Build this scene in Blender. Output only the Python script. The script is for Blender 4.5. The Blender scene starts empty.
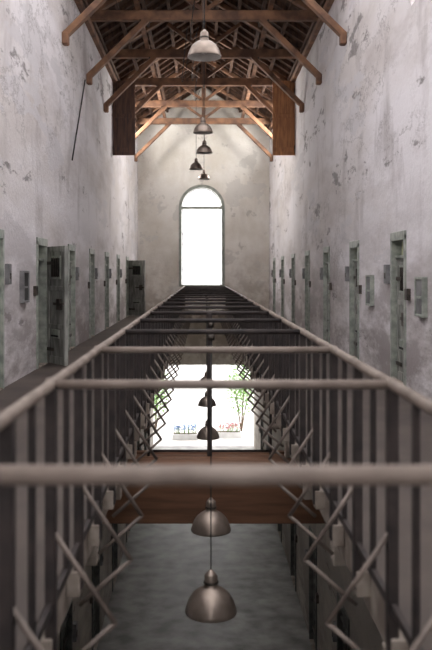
import bpy, bmesh, math, random
from mathutils import Vector, Matrix
random.seed(7)
S=bpy.context.scene
E=1.5; XL=-2.6; XR=2.65; T=0.4; YE=32.0; YB=-4.0; ZL=-5.5; ZE=7.1; ZR=9.1; SL=0.28
VL=-0.654; VR=0.814; XC=0.08
LXL=-2.0; LXR=2.05

# ---------------- materials ----------------
def newmat(name):
    m=bpy.data.materials.new(name); m.use_nodes=True
    nt=m.node_tree; b=nt.nodes['Principled BSDF']; return m,nt,b
def noise_mat(name,c1,c2,scale=4,rough=.7,metal=0,bump=0.1,stretch=(1,1,1),detail=6,lo=.35,hi=.65):
    m,nt,b=newmat(name); N=nt.nodes; L=nt.links
    tc=N.new('ShaderNodeTexCoord'); mp=N.new('ShaderNodeMapping'); mp.inputs['Scale'].default_value=stretch
    L.new(tc.outputs['Object'],mp.inputs[0])
    n=N.new('ShaderNodeTexNoise'); n.inputs['Scale'].default_value=scale; n.inputs['Detail'].default_value=detail
    L.new(mp.outputs[0],n.inputs[0])
    r=N.new('ShaderNodeValToRGB'); r.color_ramp.elements[0].position=lo; r.color_ramp.elements[1].position=hi
    r.color_ramp.elements[0].color=(*c1,1); r.color_ramp.elements[1].color=(*c2,1)
    L.new(n.outputs[0],r.inputs[0]); L.new(r.outputs[0],b.inputs['Base Color'])
    b.inputs['Roughness'].default_value=rough; b.inputs['Metallic'].default_value=metal
    if bump:
        bp=N.new('ShaderNodeBump'); bp.inputs['Strength'].default_value=bump; bp.inputs['Distance'].default_value=.02
        L.new(n.outputs[0],bp.inputs['Height']); L.new(bp.outputs[0],b.inputs['Normal'])
    return m
def plaster(name,base,dirt,floor_z,k=1.0,ys=.3):
    m,nt,b=newmat(name); N=nt.nodes; L=nt.links
    tc=N.new('ShaderNodeTexCoord')
    def noise(scale,st,lo,hi,detail=8,ro=.6,off=(0,0,0)):
        mp=N.new('ShaderNodeMapping'); mp.inputs['Scale'].default_value=st; mp.inputs['Location'].default_value=off; L.new(tc.outputs['Object'],mp.inputs[0])
        n=N.new('ShaderNodeTexNoise'); n.inputs['Scale'].default_value=scale; n.inputs['Detail'].default_value=detail; n.inputs['Roughness'].default_value=ro
        L.new(mp.outputs[0],n.inputs[0])
        r=N.new('ShaderNodeMapRange'); r.inputs[1].default_value=lo; r.inputs[2].default_value=hi
        L.new(n.outputs[0],r.inputs[0]); return r.outputs[0]
    def mul(f,g):
        mm=N.new('ShaderNodeMath'); mm.operation='MULTIPLY'; L.new(f,mm.inputs[0]); L.new(g,mm.inputs[1]); return mm.outputs[0]
    def mix(a,c,f,amt):
        mm=N.new('ShaderNodeMath'); mm.operation='MULTIPLY'; L.new(f,mm.inputs[0]); mm.inputs[1].default_value=amt
        x=N.new('ShaderNodeMix'); x.data_type='RGBA'; L.new(mm.outputs[0],x.inputs[0])
        if isinstance(a,tuple): x.inputs[6].default_value=(*a,1)
        else: L.new(a,x.inputs[6])
        x.inputs[7].default_value=(*c,1); return x.outputs[2]
    big=noise(.6,(1,ys,1),.42,.62)
    warm=(base[0]*.78,base[1]*.75,base[2]*.70)
    c=mix(base,warm,big,.85)
    med=noise(1.0,(1,ys,1),.50,.66,10,.7,(3,1,7))
    c=mix(c,tuple(v*1.4 for v in dirt),med,.55*k)
    streak=noise(1.5,(1,ys*2.2,.3),.54,.68,8,.6,(0,4,0))
    c=mix(c,dirt,streak,.55*k)
    spots=noise(1.5,(1,ys,1),.595,.625,12,.72,(5,2,3))
    c=mix(c,tuple(v*.45 for v in dirt),spots,.8*k)
    peel=noise(.9,(1,ys,1.1),.58,.59,14,.62,(11,5,2))
    c=mix(c,tuple(v*.78 for v in base),peel,.8)
    crack=noise(1.2,(1,ys*1.4,.8),.492,.5,14,.75,(7,7,1)); crack2=noise(1.2,(1,ys*1.4,.8),.512,.504,14,.75,(7,7,1))
    reg=noise(.35,(1,ys,1),.53,.60,3,.5,(2,9,4))
    c=mix(c,tuple(v*.6 for v in dirt),mul(mul(crack,crack2),reg),.75*k)
    fine=noise(14,(1,1,1),.35,.7)
    c=mix(c,tuple(v*.85 for v in base),fine,.25)
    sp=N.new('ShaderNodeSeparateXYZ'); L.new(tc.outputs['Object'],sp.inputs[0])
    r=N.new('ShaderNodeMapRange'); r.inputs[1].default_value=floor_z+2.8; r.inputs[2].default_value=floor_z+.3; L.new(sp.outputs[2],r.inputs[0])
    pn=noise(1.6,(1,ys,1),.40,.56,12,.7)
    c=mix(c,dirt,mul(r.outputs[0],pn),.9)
    L.new(c,b.inputs['Base Color']); b.inputs['Roughness'].default_value=.85
    bp=N.new('ShaderNodeBump'); bp.inputs['Strength'].default_value=.25; bp.inputs['Distance'].default_value=.02
    L.new(fine,bp.inputs['Height']); L.new(bp.outputs[0],b.inputs['Normal'])
    return m
M={}
M['plaster']=plaster('lime_plaster',(.77,.745,.775),(.27,.235,.23),0)
M['plasterend']=plaster('lime_plaster_end',(.86,.84,.80),(.50,.45,.40),0,.5,1)
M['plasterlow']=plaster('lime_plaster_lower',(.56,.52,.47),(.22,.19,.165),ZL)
M['wood']=noise_mat('beam_timber',(.115,.06,.04),(.30,.155,.085),3,.7,0,.15,(1,1,1))
M['woodroof']=noise_mat('roof_boards',(.06,.034,.026),(.15,.082,.052),4,.8,0,.15,(3,.6,1))
M['shutter']=noise_mat('shutter_timber',(.30,.125,.055),(.55,.26,.11),5,.6,0,.1,(4,4,.5))  # right shutter: warm light falling on it is put into the colour
M['shutterdk']=noise_mat('shutter_timber_dark',(.07,.04,.035),(.17,.09,.06),5,.6,0,.1,(4,4,.5))  # same timber without the painted warm light
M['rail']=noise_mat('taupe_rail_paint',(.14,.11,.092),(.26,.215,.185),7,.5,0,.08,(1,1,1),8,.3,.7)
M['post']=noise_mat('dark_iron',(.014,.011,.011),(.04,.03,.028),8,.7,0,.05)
M['brace']=noise_mat('brace_steel',(.12,.098,.085),(.22,.18,.155),8,.5,.1,.05)
M['slabedge']=noise_mat('slab_edge_plaster',(.20,.165,.14),(.42,.37,.32),5,.8,0,.2)
M['bridge']=noise_mat('bridge_timber',(.10,.046,.024),(.18,.085,.045),4,.65,0,.15,(.4,4,4))
M['deck']=noise_mat('walkway_boards',(.045,.034,.03),(.085,.066,.056),2,.6,0,.15,(1,.7,1))
M['floor']=noise_mat('lower_concrete',(.12,.115,.11),(.33,.32,.305),2.2,.5,0,.3,(1,1,1),12,.32,.68)
M['green']=noise_mat('green_grey_paint',(.20,.225,.20),(.38,.405,.36),8,.5,0,.08)
M['greendk']=noise_mat('dark_frame_paint',(.06,.065,.06),(.12,.125,.115),8,.6,0,.08)  # darker copy of the green-grey, for the lower doors
M['door']=noise_mat('door_grey_paint',(.15,.155,.145),(.36,.365,.34),5,.55,0,.1,(2,2,.6))
M['transom']=noise_mat('transom_glass',(.45,.5,.3),(.65,.68,.45),5,.2,0,0)  # backlight put into the pane colour as pale yellow-green
M['dark']=noise_mat('dark_recess',(.015,.016,.016),(.035,.035,.035),5,.8,0,0)  # shade inside door openings put into the colour; also a dark board face
M['iron']=noise_mat('bolt_iron',(.05,.045,.04),(.12,.10,.085),12,.4,.7,.1)
M['lamp']=noise_mat('spun_aluminium',(.20,.16,.135),(.34,.28,.24),6,.36,.6,.03)
M['lampin']=noise_mat('lamp_enamel_inside',(.4,.38,.35),(.5,.48,.45),5,.5,0,0)
M['cable']=noise_mat('black_cable',(.015,.015,.015),(.04,.04,.04),5,.6,0,0)
M['notice']=noise_mat('notice_grey',(.13,.13,.135),(.23,.23,.235),6,.6,0,.05)
M['pale']=noise_mat('pale_plate',(.34,.34,.33),(.44,.44,.43),6,.6,0,.05)
M['ground']=noise_mat('outside_paving',(.5,.49,.47),(.66,.65,.62),3,.8,0,.2)
M['leaf']=noise_mat('leaf_green',(.08,.20,.04),(.22,.40,.10),6,.6,0,0)
M['bark']=noise_mat('bark',(.08,.05,.03),(.16,.11,.07),8,.8,0,.3)
M['red']=noise_mat('pink_petal',(.65,.25,.28),(.8,.4,.42),5,.4,0,0)  # red paled, overexposed daylight put into the colour
M['blue']=noise_mat('pale_blue_petal',(.30,.42,.75),(.4,.55,.85),5,.4,0,0)  # blue paled the same way, bright daylight put into the colour
M['planter']=noise_mat('planter_terrazzo',(.6,.6,.6),(.7,.7,.7),5,.6,0,0)
M['bulb']=noise_mat('frosted_bulb',(.75,.73,.7),(.8,.78,.75),5,.3,0,0)

# ---------------- mesh builder ----------------
class MB:
    def __init__(s): s.bm=bmesh.new(); s.mats=[]
    def mi(s,m):
        if m not in s.mats: s.mats.append(m)
        return s.mats.index(m)
    def box(s,a,b,m,mat=None,bev=0):
        lo=[min(a[i],b[i]) for i in range(3)]; hi=[max(a[i],b[i]) for i in range(3)]
        vs=[s.bm.verts.new((x,y,z)) for x in (lo[0],hi[0]) for y in (lo[1],hi[1]) for z in (lo[2],hi[2])]
        if mat is not None:
            for v in vs: v.co=mat@v.co
        idx=[(0,1,3,2),(4,6,7,5),(0,4,5,1),(2,3,7,6),(0,2,6,4),(1,5,7,3)]
        fs=[s.bm.faces.new([vs[i] for i in f]) for f in idx]
        k=s.mi(m)
        for f in fs: f.material_index=k
        if bev>0:
            es=list({e for f in fs for e in f.edges})
            r=bmesh.ops.bevel(s.bm,geom=es,offset=bev,segments=1,affect='EDGES',profile=.5)
            for f in r['faces']: f.material_index=k
    def beam(s,p,q,w,h,m,up=(0,0,1),bev=0):
        p=Vector(p);q=Vector(q);d=q-p;L=d.length;d.normalize();up=Vector(up)
        if abs(d.dot(up))>.95: up=Vector((1,0,0))
        x=d.cross(up).normalized();z=x.cross(d).normalized()
        R=Matrix((x,d,z)).transposed().to_4x4(); R.translation=p
        s.box((-w/2,0,-h/2),(w/2,L,h/2),m,R,bev)
    def tube(s,p,q,r,m,n=10,r2=None):
        p=Vector(p);q=Vector(q);d=(q-p).normalized();up=Vector((0,0,1)) if abs(d.z)<.9 else Vector((1,0,0))
        x=d.cross(up).normalized();z=x.cross(d).normalized(); r2=r if r2 is None else r2
        A=[];B=[]
        for i in range(n):
            a=2*math.pi*i/n; o=x*math.cos(a)+z*math.sin(a)
            A.append(s.bm.verts.new(p+o*r));B.append(s.bm.verts.new(q+o*r2))
        k=s.mi(m)
        for i in range(n):
            f=s.bm.faces.new((A[i],A[(i+1)%n],B[(i+1)%n],B[i])); f.material_index=k; f.smooth=True
        f=s.bm.faces.new(A[::-1]);f.material_index=k; f=s.bm.faces.new(B);f.material_index=k
    def lathe(s,prof,c,m,n=32):
        c=Vector(c);k=s.mi(m);rings=[]
        for r,z in prof:
            rings.append([s.bm.verts.new(c+Vector((max(r,.0005)*math.cos(2*math.pi*i/n),max(r,.0005)*math.sin(2*math.pi*i/n),z))) for i in range(n)])
        for a,b in zip(rings,rings[1:]):
            for i in range(n):
                f=s.bm.faces.new((a[i],a[(i+1)%n],b[(i+1)%n],b[i]));f.material_index=k;f.smooth=True
    def prism(s,pts,y0,y1,m):
        k=s.mi(m)
        A=[s.bm.verts.new((x,y0,z)) for x,z in pts];B=[s.bm.verts.new((x,y1,z)) for x,z in pts]
        n=len(pts)
        for i in range(n):
            f=s.bm.faces.new((A[i],A[(i+1)%n],B[(i+1)%n],B[i]));f.material_index=k
        f=s.bm.faces.new(A[::-1]);f.material_index=k;f=s.bm.faces.new(B);f.material_index=k
    def obj(s,name,parent=None):
        bmesh.ops.recalc_face_normals(s.bm,faces=s.bm.faces[:])
        me=bpy.data.meshes.new(name); s.bm.to_mesh(me); s.bm.free()
        for m in s.mats: me.materials.append(M[m])
        o=bpy.data.objects.new(name,me); S.collection.objects.link(o)
        if parent: o.parent=parent
        return o
def empty(name,loc=(0,0,0)):
    o=bpy.data.objects.new(name,None); S.collection.objects.link(o); return o

# ---------------- walls ----------------
DW=.75; DH=2.0
ldoors=[3.8,6.7,9.6]+[12.5+2.9*i for i in range(6)]
rdoors=[4.17,7.31]+[10.45+3.14*i for i in range(7)]
hw=[(23.2,23.95,5.2,7.0),(24.3,27.0,5.55,7.0),(27.4,30.0,5.9,7.0)]
def wall(name,x0,x1,z0,z1,ops,mat,y0=YB,y1=YE):
    mb=MB()
    ys=sorted({y0,y1}|{o[0] for o in ops}|{o[1] for o in ops})
    for a,b in zip(ys,ys[1:]):
        c=(a+b)/2
        h=sorted([(o[2],o[3]) for o in ops if o[0]<c<o[1]])
        z=z0
        for p,q in h:
            if p>z+1e-4: mb.box((x0,a,z),(x1,b,p),mat)
            z=q
        if z<z1: mb.box((x0,a,z),(x1,b,z1),mat)
    bmesh.ops.remove_doubles(mb.bm,verts=mb.bm.verts[:],dist=1e-5)
    seen={}
    for f in mb.bm.faces[:]:
        key=tuple(sorted((round(v.co.x,4),round(v.co.y,4),round(v.co.z,4)) for v in f.verts))
        seen.setdefault(key,[]).append(f)
    dele=[f for fs in seen.values() if len(fs)>1 for f in fs]
    bmesh.ops.delete(mb.bm,geom=dele,context='FACES')
    return mb.obj(name)
near_light_ops=[(y,y+2.2,4.9,7.0) for y in (-2.5,1.0,4.5,8.0)]  # unseen high openings, added to let light into the near part
lops=[(y,y+DW,0,DH) for y in ldoors]+hw+near_light_ops
rops=[(y,y+DW,0,DH) for y in rdoors]+hw+near_light_ops
wall('wall_left',XL-T,XL,0,ZE,lops,'plaster')
wall('wall_right',XR,XR+T,0,ZE,rops,'plaster')
lld=[8+3.2*i for i in range(7)]
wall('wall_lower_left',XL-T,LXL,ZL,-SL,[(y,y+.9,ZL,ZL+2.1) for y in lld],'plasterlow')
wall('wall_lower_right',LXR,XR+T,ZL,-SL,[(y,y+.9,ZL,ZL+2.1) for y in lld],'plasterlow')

# end wall with arched opening and lower portal
ax=-.05; ar=.92; spring=4.12; sill=.95
mb=MB(); y0,y1=YE,YE+T
X0,X1=XL-T,XR+T
def zr(x):
    mid=(XL+XR)/2; return ZE+(ZR-ZE)*(1-abs(x-mid)/((XR-XL)/2+T))
mb.prism([(X0,-2.18),(ax-ar,-2.18),(ax-ar,zr(ax-ar)),(X0,ZE)],y0,y1,'plasterend')
mb.prism([(ax+ar,-2.18),(X1,-2.18),(X1,ZE),(ax+ar,zr(ax+ar))],y0,y1,'plasterend')
mb.box((ax-ar,y0,-2.18),(ax+ar,y1,sill),'plasterend')
n=24; th=[math.pi*i/n for i in range(n+1)]
for a,b in zip(th,th[1:]):
    xa,za=ax-ar*math.cos(a),spring+ar*math.sin(a); xb,zb=ax-ar*math.cos(b),spring+ar*math.sin(b)
    mb.prism([(xa,za),(xb,zb),(xb,zr(xb)),(xa,zr(xa))],y0,y1,'plasterend')
mb.box((X0,y0,ZL),(LXL,y1,-2.18),'plasterend'); mb.box((LXR,y0,ZL),(X1,y1,-2.18),'plasterend')
mb.obj('wall_far')
mb=MB()
mb.box((X0,YB-T,ZL),(-1.6,YB,ZE),'plaster'); mb.box((1.65,YB-T,ZL),(X1,YB,ZE),'plaster')
mb.box((-1.6,YB-T,3.5),(1.65,YB,ZE),'plaster'); mb.box((-1.6,YB-T,ZL),(1.65,YB,1.0),'plaster')
mb.prism([(X0,ZE),(X1,ZE),((XL+XR)/2,ZR)],YB-T,YB,'plaster')
mb.obj('wall_near')

# arched window
mb=MB(); yw=YE+.1
def arch(r0,r1,ya,yb,mat):
    for a,b in zip(th,th[1:]):
        P=[(ax-r*math.cos(t),spring+r*math.sin(t)) for r,t in ((r0,a),(r0,b),(r1,b),(r1,a))]
        mb.prism(P,ya,yb,mat)
arch(.80,.93,yw-.06,yw+.1,'green')
for sx in (-1,1): mb.box((ax+sx*.93,yw-.06,sill),(ax+sx*.80,yw+.1,spring),'green',bev=.01)
mb.box((ax-.93,yw-.08,sill-.06),(ax+.93,yw+.1,sill+.08),'green',bev=.01)
mb.box((ax-.82,yw-.04,spring-.06),(ax+.82,yw+.08,spring+.05),'green',bev=.01)
arch(.74,.785,yw,yw+.05,'pale')
for sx in (-1,1): mb.box((ax+sx*.785,yw,sill+.08),(ax+sx*.74,yw+.05,spring-.06),'pale')
mb.box((ax-.012,yw+.01,sill+.08),(ax+.012,yw+.04,spring-.06),'pale')
for zz in (2.0,3.05): mb.box((ax-.76,yw+.01,zz),(ax+.76,yw+.04,zz+.025),'pale')
mb.obj('window_1')

# ---------------- floors ----------------
mb=MB(); mb.box((X0,YB-T,ZL-.2),(X1,YE+T,ZL),'floor'); mb.obj('floor_lower')
def slab(x0,x1,yy0,yy1):
    mb=MB(); mb.box((x0,yy0,-SL),(x1,yy1,-.03),'slabedge'); mb.box((x0,yy0,-.03),(x1,yy1,0),'deck')
    return mb
VY0,VY1=1.8,29.0
m_=slab(X0,VL-.06,YB,YE)
y=2.2
while y<29: m_.box((LXL,y,-SL-.16),(VL-.05,y+.12,-SL),'slabedge',bev=.006); y+=1.545
m_.obj('floor_left')
m_=slab(VR+.06,X1,YB,YE)
y=2.2
while y<29: m_.box((LXR,y,-SL-.16),(VR+.05,y+.12,-SL),'slabedge',bev=.006); y+=1.545
m_.obj('floor_right')
m_=slab(VL-.06,VR+.06,YB,VY0); m_.obj('floor_landing_near')
m_=slab(VL-.06,VR+.06,VY1,YE); m_.obj('floor_landing_far')
# timber crossing spanning between the lower walls
PZ=E-2.2
mb=MB(); a,b=8.35,9.85
n_=6; w=(b-a-.2)/n_
for i in range(n_):
    mb.box((LXL,a+.1+i*w,PZ-.05),(LXR,a+.1+(i+1)*w-.008,PZ),'bridge',bev=.004)
mb.box((LXL,a,PZ-.42),(LXR,a+.1,PZ+.02),'bridge',bev=.01)
mb.box((LXL,b-.1,PZ-.40),(LXR,b,PZ+.02),'bridge',bev=.01)
for x in (-1.5,-.8,.08,.9,1.6): mb.box((x-.04,a+.1,PZ-.25),(x+.04,b-.1,PZ-.05),'bridge')
mb.obj('timber_crossing')

# ---------------- railing cage ----------------
cage=empty('railing_cage')
RZ=E-.48; BS=1.545; bars=[1.9+BS*i for i in range(18)]; bars=[y for y in bars if y<VY1+.1]
yend=bars[-1]
mb=MB()
for x in (VL,VR): mb.tube((x,1.9,RZ),(x,yend,RZ),.024,'rail',12)
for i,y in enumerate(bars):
    mb.tube((VL,y,RZ),(VR,y,RZ),.025 if i==0 else .021,'rail' if i<3 else 'post',12)  # farther bars take the dark material, silhouette look put into the colour
for x in (VL,VR):
    for y in bars: mb.lathe([(0,-.03),(.022,-.027),(.031,0),(.022,.027),(0,.03)],(x,y,RZ),'rail',12)
mb.obj('top_rails',cage)
mb=MB()
for x,s in ((VL,-1),(VR,1)):
    y=1.9
    k=0
    while y<yend+.01:
        w=.026 if k%2 else .045
        mb.box((x-w/2,y-w*.7,-.16 if k%2==0 else 0.06),(x+w/2,y+w*.7,RZ-.01),'post',bev=.003)
        if k%2==0:
            mb.box((x-s*.012,y-.05,-.19),(x+s*.06,y+.05,-.06),'slabedge',bev=.004)
        y+=BS/4; k+=1
    mb.box((x-.012,1.9,.05),(x+.012,yend,.09),'post')
mb.obj('posts',cage)
mb=MB()
for x,s in ((VL,1),(VR,-1)):
    for y in [1.9+BS/2*i for i in range(int((yend-1.9)/(BS/2))+1)]:
        A=(x,y,.40);B=(x+s*.27,y+.05,-.03);C=(x,y+.02,-.26)
        mb.tube(A,B,.012,'brace',8); mb.tube(B,C,.012,'brace',8)
        mb.lathe([(0,-.014),(.013,0),(0,.014)],B,'brace',8)
mb.obj('braces',cage)
mb=MB()
yb_=bars[5]
mb.box((XC-.03,yb_-.03,PZ),(XC+.03,yb_+.03,RZ),'post',bev=.003)
mb.tube((VL,yb_,PZ+.06),(VR,yb_,PZ+.06),.016,'post',8)
for x in (VL,VR): mb.box((x-.015,yb_-.015,PZ),(x+.015,yb_+.015,0.1),'post')
mb.obj('centre_posts',cage)

# ---------------- roof ----------------
mid=(XL+XR)/2
mb=MB()
RY0=15.5  # roof left open on the near, unseen side to let sky light in
for s,xe in ((-1,XL-T),(1,XR+T)):
    mb.prism([(xe,ZE),(mid,ZR),(mid,ZR+.08),(xe,ZE+.08)] if s<0 else [(mid,ZR),(xe,ZE),(xe,ZE+.08),(mid,ZR+.08)],RY0,YE+T,'woodroof')
mb.obj('ceiling')
mb=MB()
y=YB
while y<YE:
    for xe in (XL-T+.15,XR+T-.15):
        mb.beam((xe,y,ZE+.03),(mid,y,ZR-.07),.06,.11,'woodroof')
    y+=.62
for s in (-1,1):
    for t in (.12,.3,.48,.66,.84):
        x=mid+s*t*((XR-XL)/2+T); z=ZR-(ZR-ZE)*t-.17
        mb.box((x-.04,YB,z-.05),(x+.04,YE,z+.05),'woodroof')
mb.box((mid-.05,YB,ZR-.3),(mid+.05,YE,ZR-.1),'wood')
mb.obj('roof_rafters')
trY=[-.7+3.1*i for i in range(11)]
TZ=7.25
for y in trY:
    if y>31: continue
    mb=MB()
    mb.box((XL,y-.08,TZ-.11),(XR,y+.08,TZ+.11),'wood',bev=.012)
    for s,xw in ((1,XL),(-1,XR)):
        mb.beam((xw,y,5.85),(xw+s*1.35,y,TZ-.08),.12,.16,'wood',(0,1,0),bev=.01)
        mb.beam((xw+s*.05,y,TZ+.02),(mid,y,ZR-.3),.12,.16,'wood',(0,1,0),bev=.01)
        mb.box((xw,y-.09,5.72),(xw+s*.12,y+.09,5.95),'wood',bev=.02)
        mb.beam((mid,y,TZ+.1),(mid+s*-.95,y,TZ+.78),.09,.1,'wood',(0,1,0))
        mb.tube((xw+s*1.2,y-.1,TZ-.12),(xw+s*1.2,y+.1,TZ-.12),.02,'iron',8)
    mb.box((mid-.07,y-.07,TZ+.1),(mid+.07,y+.07,ZR-.2),'wood',bev=.01)
    mb.obj('roof_truss')
mb=MB()
for x in (XL+1.15,XR-1.15): mb.box((x-.05,YB,TZ+.11),(x+.05,YE,TZ+.21),'wood')
for x in (XL,XR-.1): mb.box((x,YB,ZE-.1),(x+.1,YE,ZE+.04),'wood')
mb.obj('roof_tie_runners')

# high shutters & window frames
def shutter(xw,s,mat):
    mb=MB(); w=.64; x0=xw; x1=xw+s*w; y=23.1; z0,z1=4.9,7.05
    mb.box((x0,y,z0),(x1,y+.03,z1),mat)
    nb=4
    for i in range(nb):
        a=x0+(x1-x0)*i/nb; b_=x0+(x1-x0)*(i+1)/nb-s*.012
        mb.box((a,y-.012,z0),(b_,y,z1),mat,bev=.003)
    for z in (z0+.1,(z0+z1)/2,z1-.2): mb.box((x0,y-.035,z),(x1,y-.012,z+.12),mat,bev=.004)
    for z in (z0+.2,z1-.3): mb.tube((x0+s*.01,y-.02,z-.08),(x0+s*.01,y-.02,z+.08),.018,'iron',8)
    mb.obj('window_shutter')
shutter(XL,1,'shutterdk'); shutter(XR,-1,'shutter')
wn=2
for xw,s in ((XL,-1),(XR,1)):
    for a,b_,za,zb in hw+near_light_ops:
        mb=MB(); xa=xw+s*.1; xb=xw+s*.18
        mb.box((xa,a,za),(xb,a+.06,zb),'green');mb.box((xa,b_-.06,za),(xb,b_,zb),'green')
        mb.box((xa,a,za),(xb,b_,za+.06),'green');mb.box((xa,a,zb-.06),(xb,b_,zb),'green')
        mb.box((xa+s*.02,a,6.35),(xb-s*.02,b_,6.39),'green'); mb.box((xa+s*.02,(a+b_)/2-.02,za),(xb-s*.02,(a+b_)/2+.02,zb),'green')
        mb.obj('window_%d'%wn); wn+=1

# ---------------- doors ----------------
def leaf(mb,mat4,w,h,t=.05,low=False):
    def B(a,b,m,bev=0): mb.box(a,b,m,mat4,bev)
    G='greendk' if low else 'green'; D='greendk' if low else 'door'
    B((0,0,0),(w,t,h),D)
    fr=.07
    for a,b_ in (((0,-.015,0),(fr,0,h)),((w-fr,-.015,0),(w,0,h)),((fr,-.015,0),(w-fr,0,.12)),((fr,-.015,h-.09),(w-fr,0,h)),((fr,-.015,h*.62),(w-fr,0,h*.62+.08)),((fr,-.015,h*.3),(w-fr,0,h*.3+.07))):
        B(a,b_,D,.004)
    hz=h*.72
    B((w*.2,-.02,hz),(w*.8,-.012,hz+.38),G); B((w*.26,-.024,hz+.04),(w*.74,-.018,hz+.34),'dark')
    for i in range(4):
        xx=w*(.34+.105*i); B((xx-.008,-.034,hz+.03),(xx+.008,-.024,hz+.35),'iron')
    B((w*.28,-.03,.42),(w*.72,-.012,.56),G,.004); B((w*.3,-.036,.44),(w*.7,-.03,.47),'dark')
    B((w*.45,-.05,h*.5),(w*1.0-.01,-.015,h*.5+.045),'iron',.004)
    B((w*.70,-.07,h*.5-.07),(w*.86,-.012,h*.5+.11),'iron',.006)
    for z in (.2,h-.3): B((-.01,-.03,z),(w*.4,-.014,z+.055),'iron',.003)
dn=1
def door(xw,s,y,zb,w,h,openang=None):
    global dn
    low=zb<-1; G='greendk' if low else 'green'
    mb=MB(); fw=.075
    for ya in (y-.03,y+w-fw+.03): mb.box((xw-s*.22,ya,zb),(xw+s*.025,ya+fw,zb+h+.0),G,bev=.006)
    mb.box((xw-s*.22,y-.03,zb+h-.06),(xw+s*.025,y+w+.03,zb+h+.06),G,bev=.006)
    mb.box((xw-s*.22,y,zb+h-.30),(xw-s*.02,y+w,zb+h-.26),G,bev=.004)
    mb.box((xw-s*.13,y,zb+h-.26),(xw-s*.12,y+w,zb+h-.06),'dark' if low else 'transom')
    mb.box((xw-s*.25,y,zb),(xw+s*.02,y+w,zb+.02),'slabedge')
    lw=w-.1; lh=h-.33
    if openang is None:
        o=Vector((xw-s*.07,y+w-.05,zb+.025)); ex=Vector((0,-1,0)); ey=Vector((-s,0,0))
    else:
        lh=h-.09
        o=Vector((xw+s*.03,y+w+.0,zb+.025)); a=math.radians(openang)
        ex=Vector((s*math.sin(a),-math.cos(a),0)); ey=Vector((s*math.cos(a),math.sin(a),0))
        ey=ey if ey.y>0 else -ey
    R=Matrix((ex,ey,Vector((0,0,1)))).transposed().to_4x4(); R.translation=o
    leaf(mb,R,lw,lh,low=low)
    mb.box((xw,y+w+.14,zb+1.35),(xw+s*.06,y+w+.28,zb+1.62),'notice',bev=.004)
    mb.box((xw+s*.06,y+w+.17,zb+1.42),(xw+s*.07,y+w+.23,zb+1.5),'iron')
    mb.box((xw,y-.25,zb+1.15),(xw+s*.05,y-.12,zb+1.3),'iron',bev=.004)
    mb.obj('door_%d'%dn)
    if openang is not None:
        c=MB(); xb=xw-s*T
        xo=xb-s*2.2
        c.box((xo,y-.8,zb-.1),(xo-s*.1,y+w+.8,zb+2.7),'plaster')
        c.box((xb,y-.9,zb-.1),(xo,y-.8,zb+2.7),'plaster'); c.box((xb,y+w+.8,zb-.1),(xo,y+w+.9,zb+2.7),'plaster')
        c.box((xb,y-.8,zb+2.6),(xo,y+w+.8,zb+2.7),'plaster'); c.box((xb,y-.8,zb-.1),(xo,y+w+.8,zb),'deck')
        c.obj('cell_room')
    dn+=1
for i,y in enumerate(ldoors):
    door(XL,1,y,0,DW,DH,36 if i==3 else (62 if i==8 else None))
for i,y in enumerate(rdoors): door(XR,-1,y,0,DW,DH)
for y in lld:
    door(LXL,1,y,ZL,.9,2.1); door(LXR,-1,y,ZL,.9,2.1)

# ---------------- wall fittings ----------------
def plate(name,xw,s,y,z,w,h,mat,frame='green',d=.05):
    mb=MB()
    mb.box((xw,y,z),(xw+s*d,y+w,z+h),mat,bev=.005)
    f=.03
    for a,b_ in (((y-f,z-f),(y+w+f,z)),((y-f,z+h),(y+w+f,z+h+f)),((y-f,z),(y,z+h)),((y+w,z),(y+w+f,z+h))):
        mb.box((xw,a[0],a[1]),(xw+s*(d+.015),b_[0],b_[1]),frame,bev=.003)
    mb.box((xw+s*d,y+w*.2,z+h*.45),(xw+s*(d+.012),y+w*.8,z+h*.52),frame)
    mb.obj(name)
def px(x): return x-203
Y=XL*800/px(20); plate('notice_board',XL,1,Y,E-(301-273)*Y/800,.3,.40,'dark','notice')
for x,yc in ((374,292),(427,303)):
    Y=XR*800/px(x); plate('notice_board',XR,-1,Y,E-(yc+12-273)*Y/800,.3,.42,'notice','green')
mb=MB(); pts=[(84,80),(80,105),(75,135),(71,160)]; P=[]
for x,yc in pts:
    Y=XL*800/px(x); P.append((XL+.025,Y,E-(yc-273)*Y/800))
for a,b_ in zip(P,P[1:]): mb.tube(a,b_,.014,'cable',8)
mb.obj('electric_cable')

# ---------------- pendant lamps ----------------
def lamp(x,y,zb,ztop,r=.2):
    mb=MB(); k=r/.2; c=(x,y,zb)
    prof=[(.2,0),(.203,.012),(.197,.03),(.188,.06),(.172,.10),(.145,.14),(.105,.175),(.07,.195),(.055,.205),(.05,.225),(.05,.285),(.042,.30),(.025,.315),(.012,.33),(.0,.335)]
    mb.lathe([(a*k,b*k) for a,b in prof],c,'lamp')
    inn=[(.2,0),(.19,.02),(.178,.06),(.16,.098),(.13,.135),(.09,.165),(.0,.185)]
    mb.lathe([(a*k,b*k) for a,b in inn],c,'lampin')
    mb.lathe([(0,.03*k),(.03*k,.045*k),(.042*k,.08*k),(.03*k,.12*k),(.018*k,.17*k)],c,'bulb',16)
    mb.lathe([(.054*k,.225*k),(.06*k,.235*k),(.054*k,.245*k)],c,'iron',20)
    mb.tube((x,y,zb+.32*k),(x,y,ztop),.006,'cable',6)
    mb.tube((x,y,ztop-.05),(x,y,ztop),.03,'iron',10)
    mb.obj('pendant_lamp')
for x,y,h in ((.015,8.6,2.32),(.0,14.8,2.59),(.03,17.9,2.68),(-.18,21.0,2.72),(.03,24.1,2.82)):
    lamp(x,y,E+h,TZ-.11,.18)
lamp(.065,bars[3],E-2.77,RZ-.02,.21)
lamp(XC,bars[4],E-2.60,RZ-.02,.2)
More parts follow.
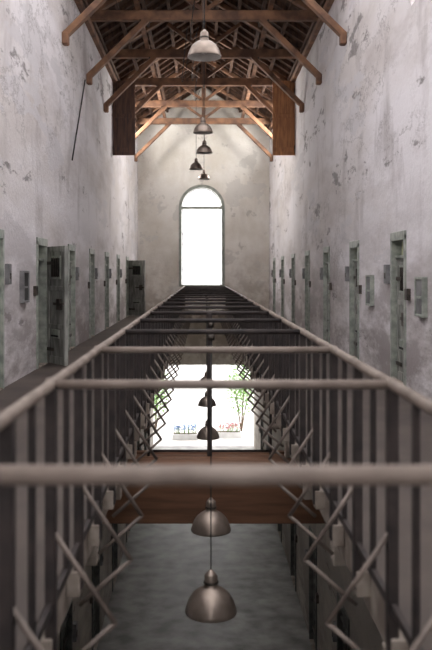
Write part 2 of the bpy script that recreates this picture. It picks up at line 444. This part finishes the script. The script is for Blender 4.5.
for y in (bars[7],bars[9],bars[11]): lamp(XC,y,E-2.62,RZ-.02,.18)
mb=MB()
for (ya,yb_,x0,sg) in ((14.8,17.9,-.1,1.1),(17.9,21.0,-.12,1.3),(21.0,24.1,-.1,1.0),(17.9,20.0,-.35,1.6)):
    pr=None
    for i in range(13):
        t=i/12; p=(x0-.15*math.sin(t*math.pi),ya+(yb_-ya)*t,7.0-sg*4*t*(1-t)*.6)
        if pr: mb.tube(pr,p,.008,'cable',6)
        pr=p
mb.obj('festoon_wire')

# ---------------- outside ----------------
mb=MB(); mb.box((-30,YE+T,ZL-.3),(30,70,ZL-.05),'ground'); mb.box((-3,YE+T,ZL-.1),(3,YE+2,ZL-.02),'ground'); mb.obj('courtyard_ground')
def bush(x,y,r,h):
    mb=MB(); c=Vector((x,y,ZL+h*.6))
    for i in range(5):
        a=i*1.256; mb.tube((x,y,ZL-.05),(x+.5*r*math.cos(a),y+.5*r*math.sin(a),ZL+h*.6),.04,'bark',6,.015)
    k=mb.mi('leaf')
    for i in range(1100):
        v=Vector((random.gauss(0,1),random.gauss(0,1),random.gauss(0,1))).normalized()*(random.random()**.4)
        p=c+Vector((v.x*r,v.y*r,v.z*h*.42)); u=Vector((random.uniform(-1,1),random.uniform(-1,1),random.uniform(-.6,.6))).normalized()
        w=u.orthogonal().normalized(); l=.12
        vs=[mb.bm.verts.new(q) for q in (p,p+u*l*.5+w*l*.3,p+u*l,p+u*l*.5-w*l*.3)]
        f=mb.bm.faces.new(vs); f.material_index=k
    mb.obj('shrub')
bush(-2.1,35,.7,3.2); bush(1.7,35.5,.7,3.3); bush(-2.9,38,.9,3.6)
def planter(x,y,mat,n=60):
    mb=MB()
    mb.box((x-.55,y,ZL-.05),(x+.55,y+.35,ZL+.22),'planter',bev=.02); mb.box((x-.5,y+.05,ZL+.18),(x+.5,y+.30,ZL+.23),'bark')
    for i in range(n):
        px_,py_=x+random.uniform(-.48,.48),y+random.uniform(.05,.3); h=random.uniform(.15,.4)
        mb.tube((px_,py_,ZL+.2),(px_,py_,ZL+.2+h),.006,'leaf',5)
        mb.lathe([(0,0),(.03,.01),(.05,.04),(.02,.05),(0,.045)],(px_,py_,ZL+.2+h),mat,7)
    mb.obj('flower_planter')
planter(-.75,33.6,'blue'); planter(1.1,34.0,'red')

# ---------------- light ----------------
w=bpy.data.worlds.new('World'); S.world=w; w.use_nodes=True
bg=w.node_tree.nodes['Background']; bg.inputs[0].default_value=(1,.975,.975,1); bg.inputs[1].default_value=4.6
for s,xw in ((-1,XL-T-.3),(1,XR+T+.3)):
    ld=bpy.data.lights.new('window_daylight','AREA'); ld.shape='RECTANGLE'; ld.size=6.6; ld.size_y=1.5; ld.energy=1900; ld.color=(1,.95,.88)  # added booster lamps outside the high windows, brightening the far end
    lo=bpy.data.objects.new('window_daylight',ld); S.collection.objects.link(lo)
    lo.location=(xw,26.7,6.6)
    d=Vector((-s,0.35,-.45)).normalized()
    lo.rotation_euler=d.to_track_quat('-Z','Z').to_euler()

# ---------------- camera ----------------
cd=bpy.data.cameras.new('Camera'); cam=bpy.data.objects.new('Camera',cd); S.collection.objects.link(cam); S.camera=cam
cam.location=(0,0,E); cam.rotation_euler=(math.pi/2,0,0)
cd.sensor_fit='VERTICAL'; cd.sensor_height=36; cd.sensor_width=24; cd.lens=800/650*36
cd.shift_y=-52/650; cd.shift_x=13/650
cd.dof.use_dof=True; cd.dof.focus_distance=13; cd.dof.aperture_fstop=2.0
cd.clip_start=.05
S.view_settings.view_transform='Standard'
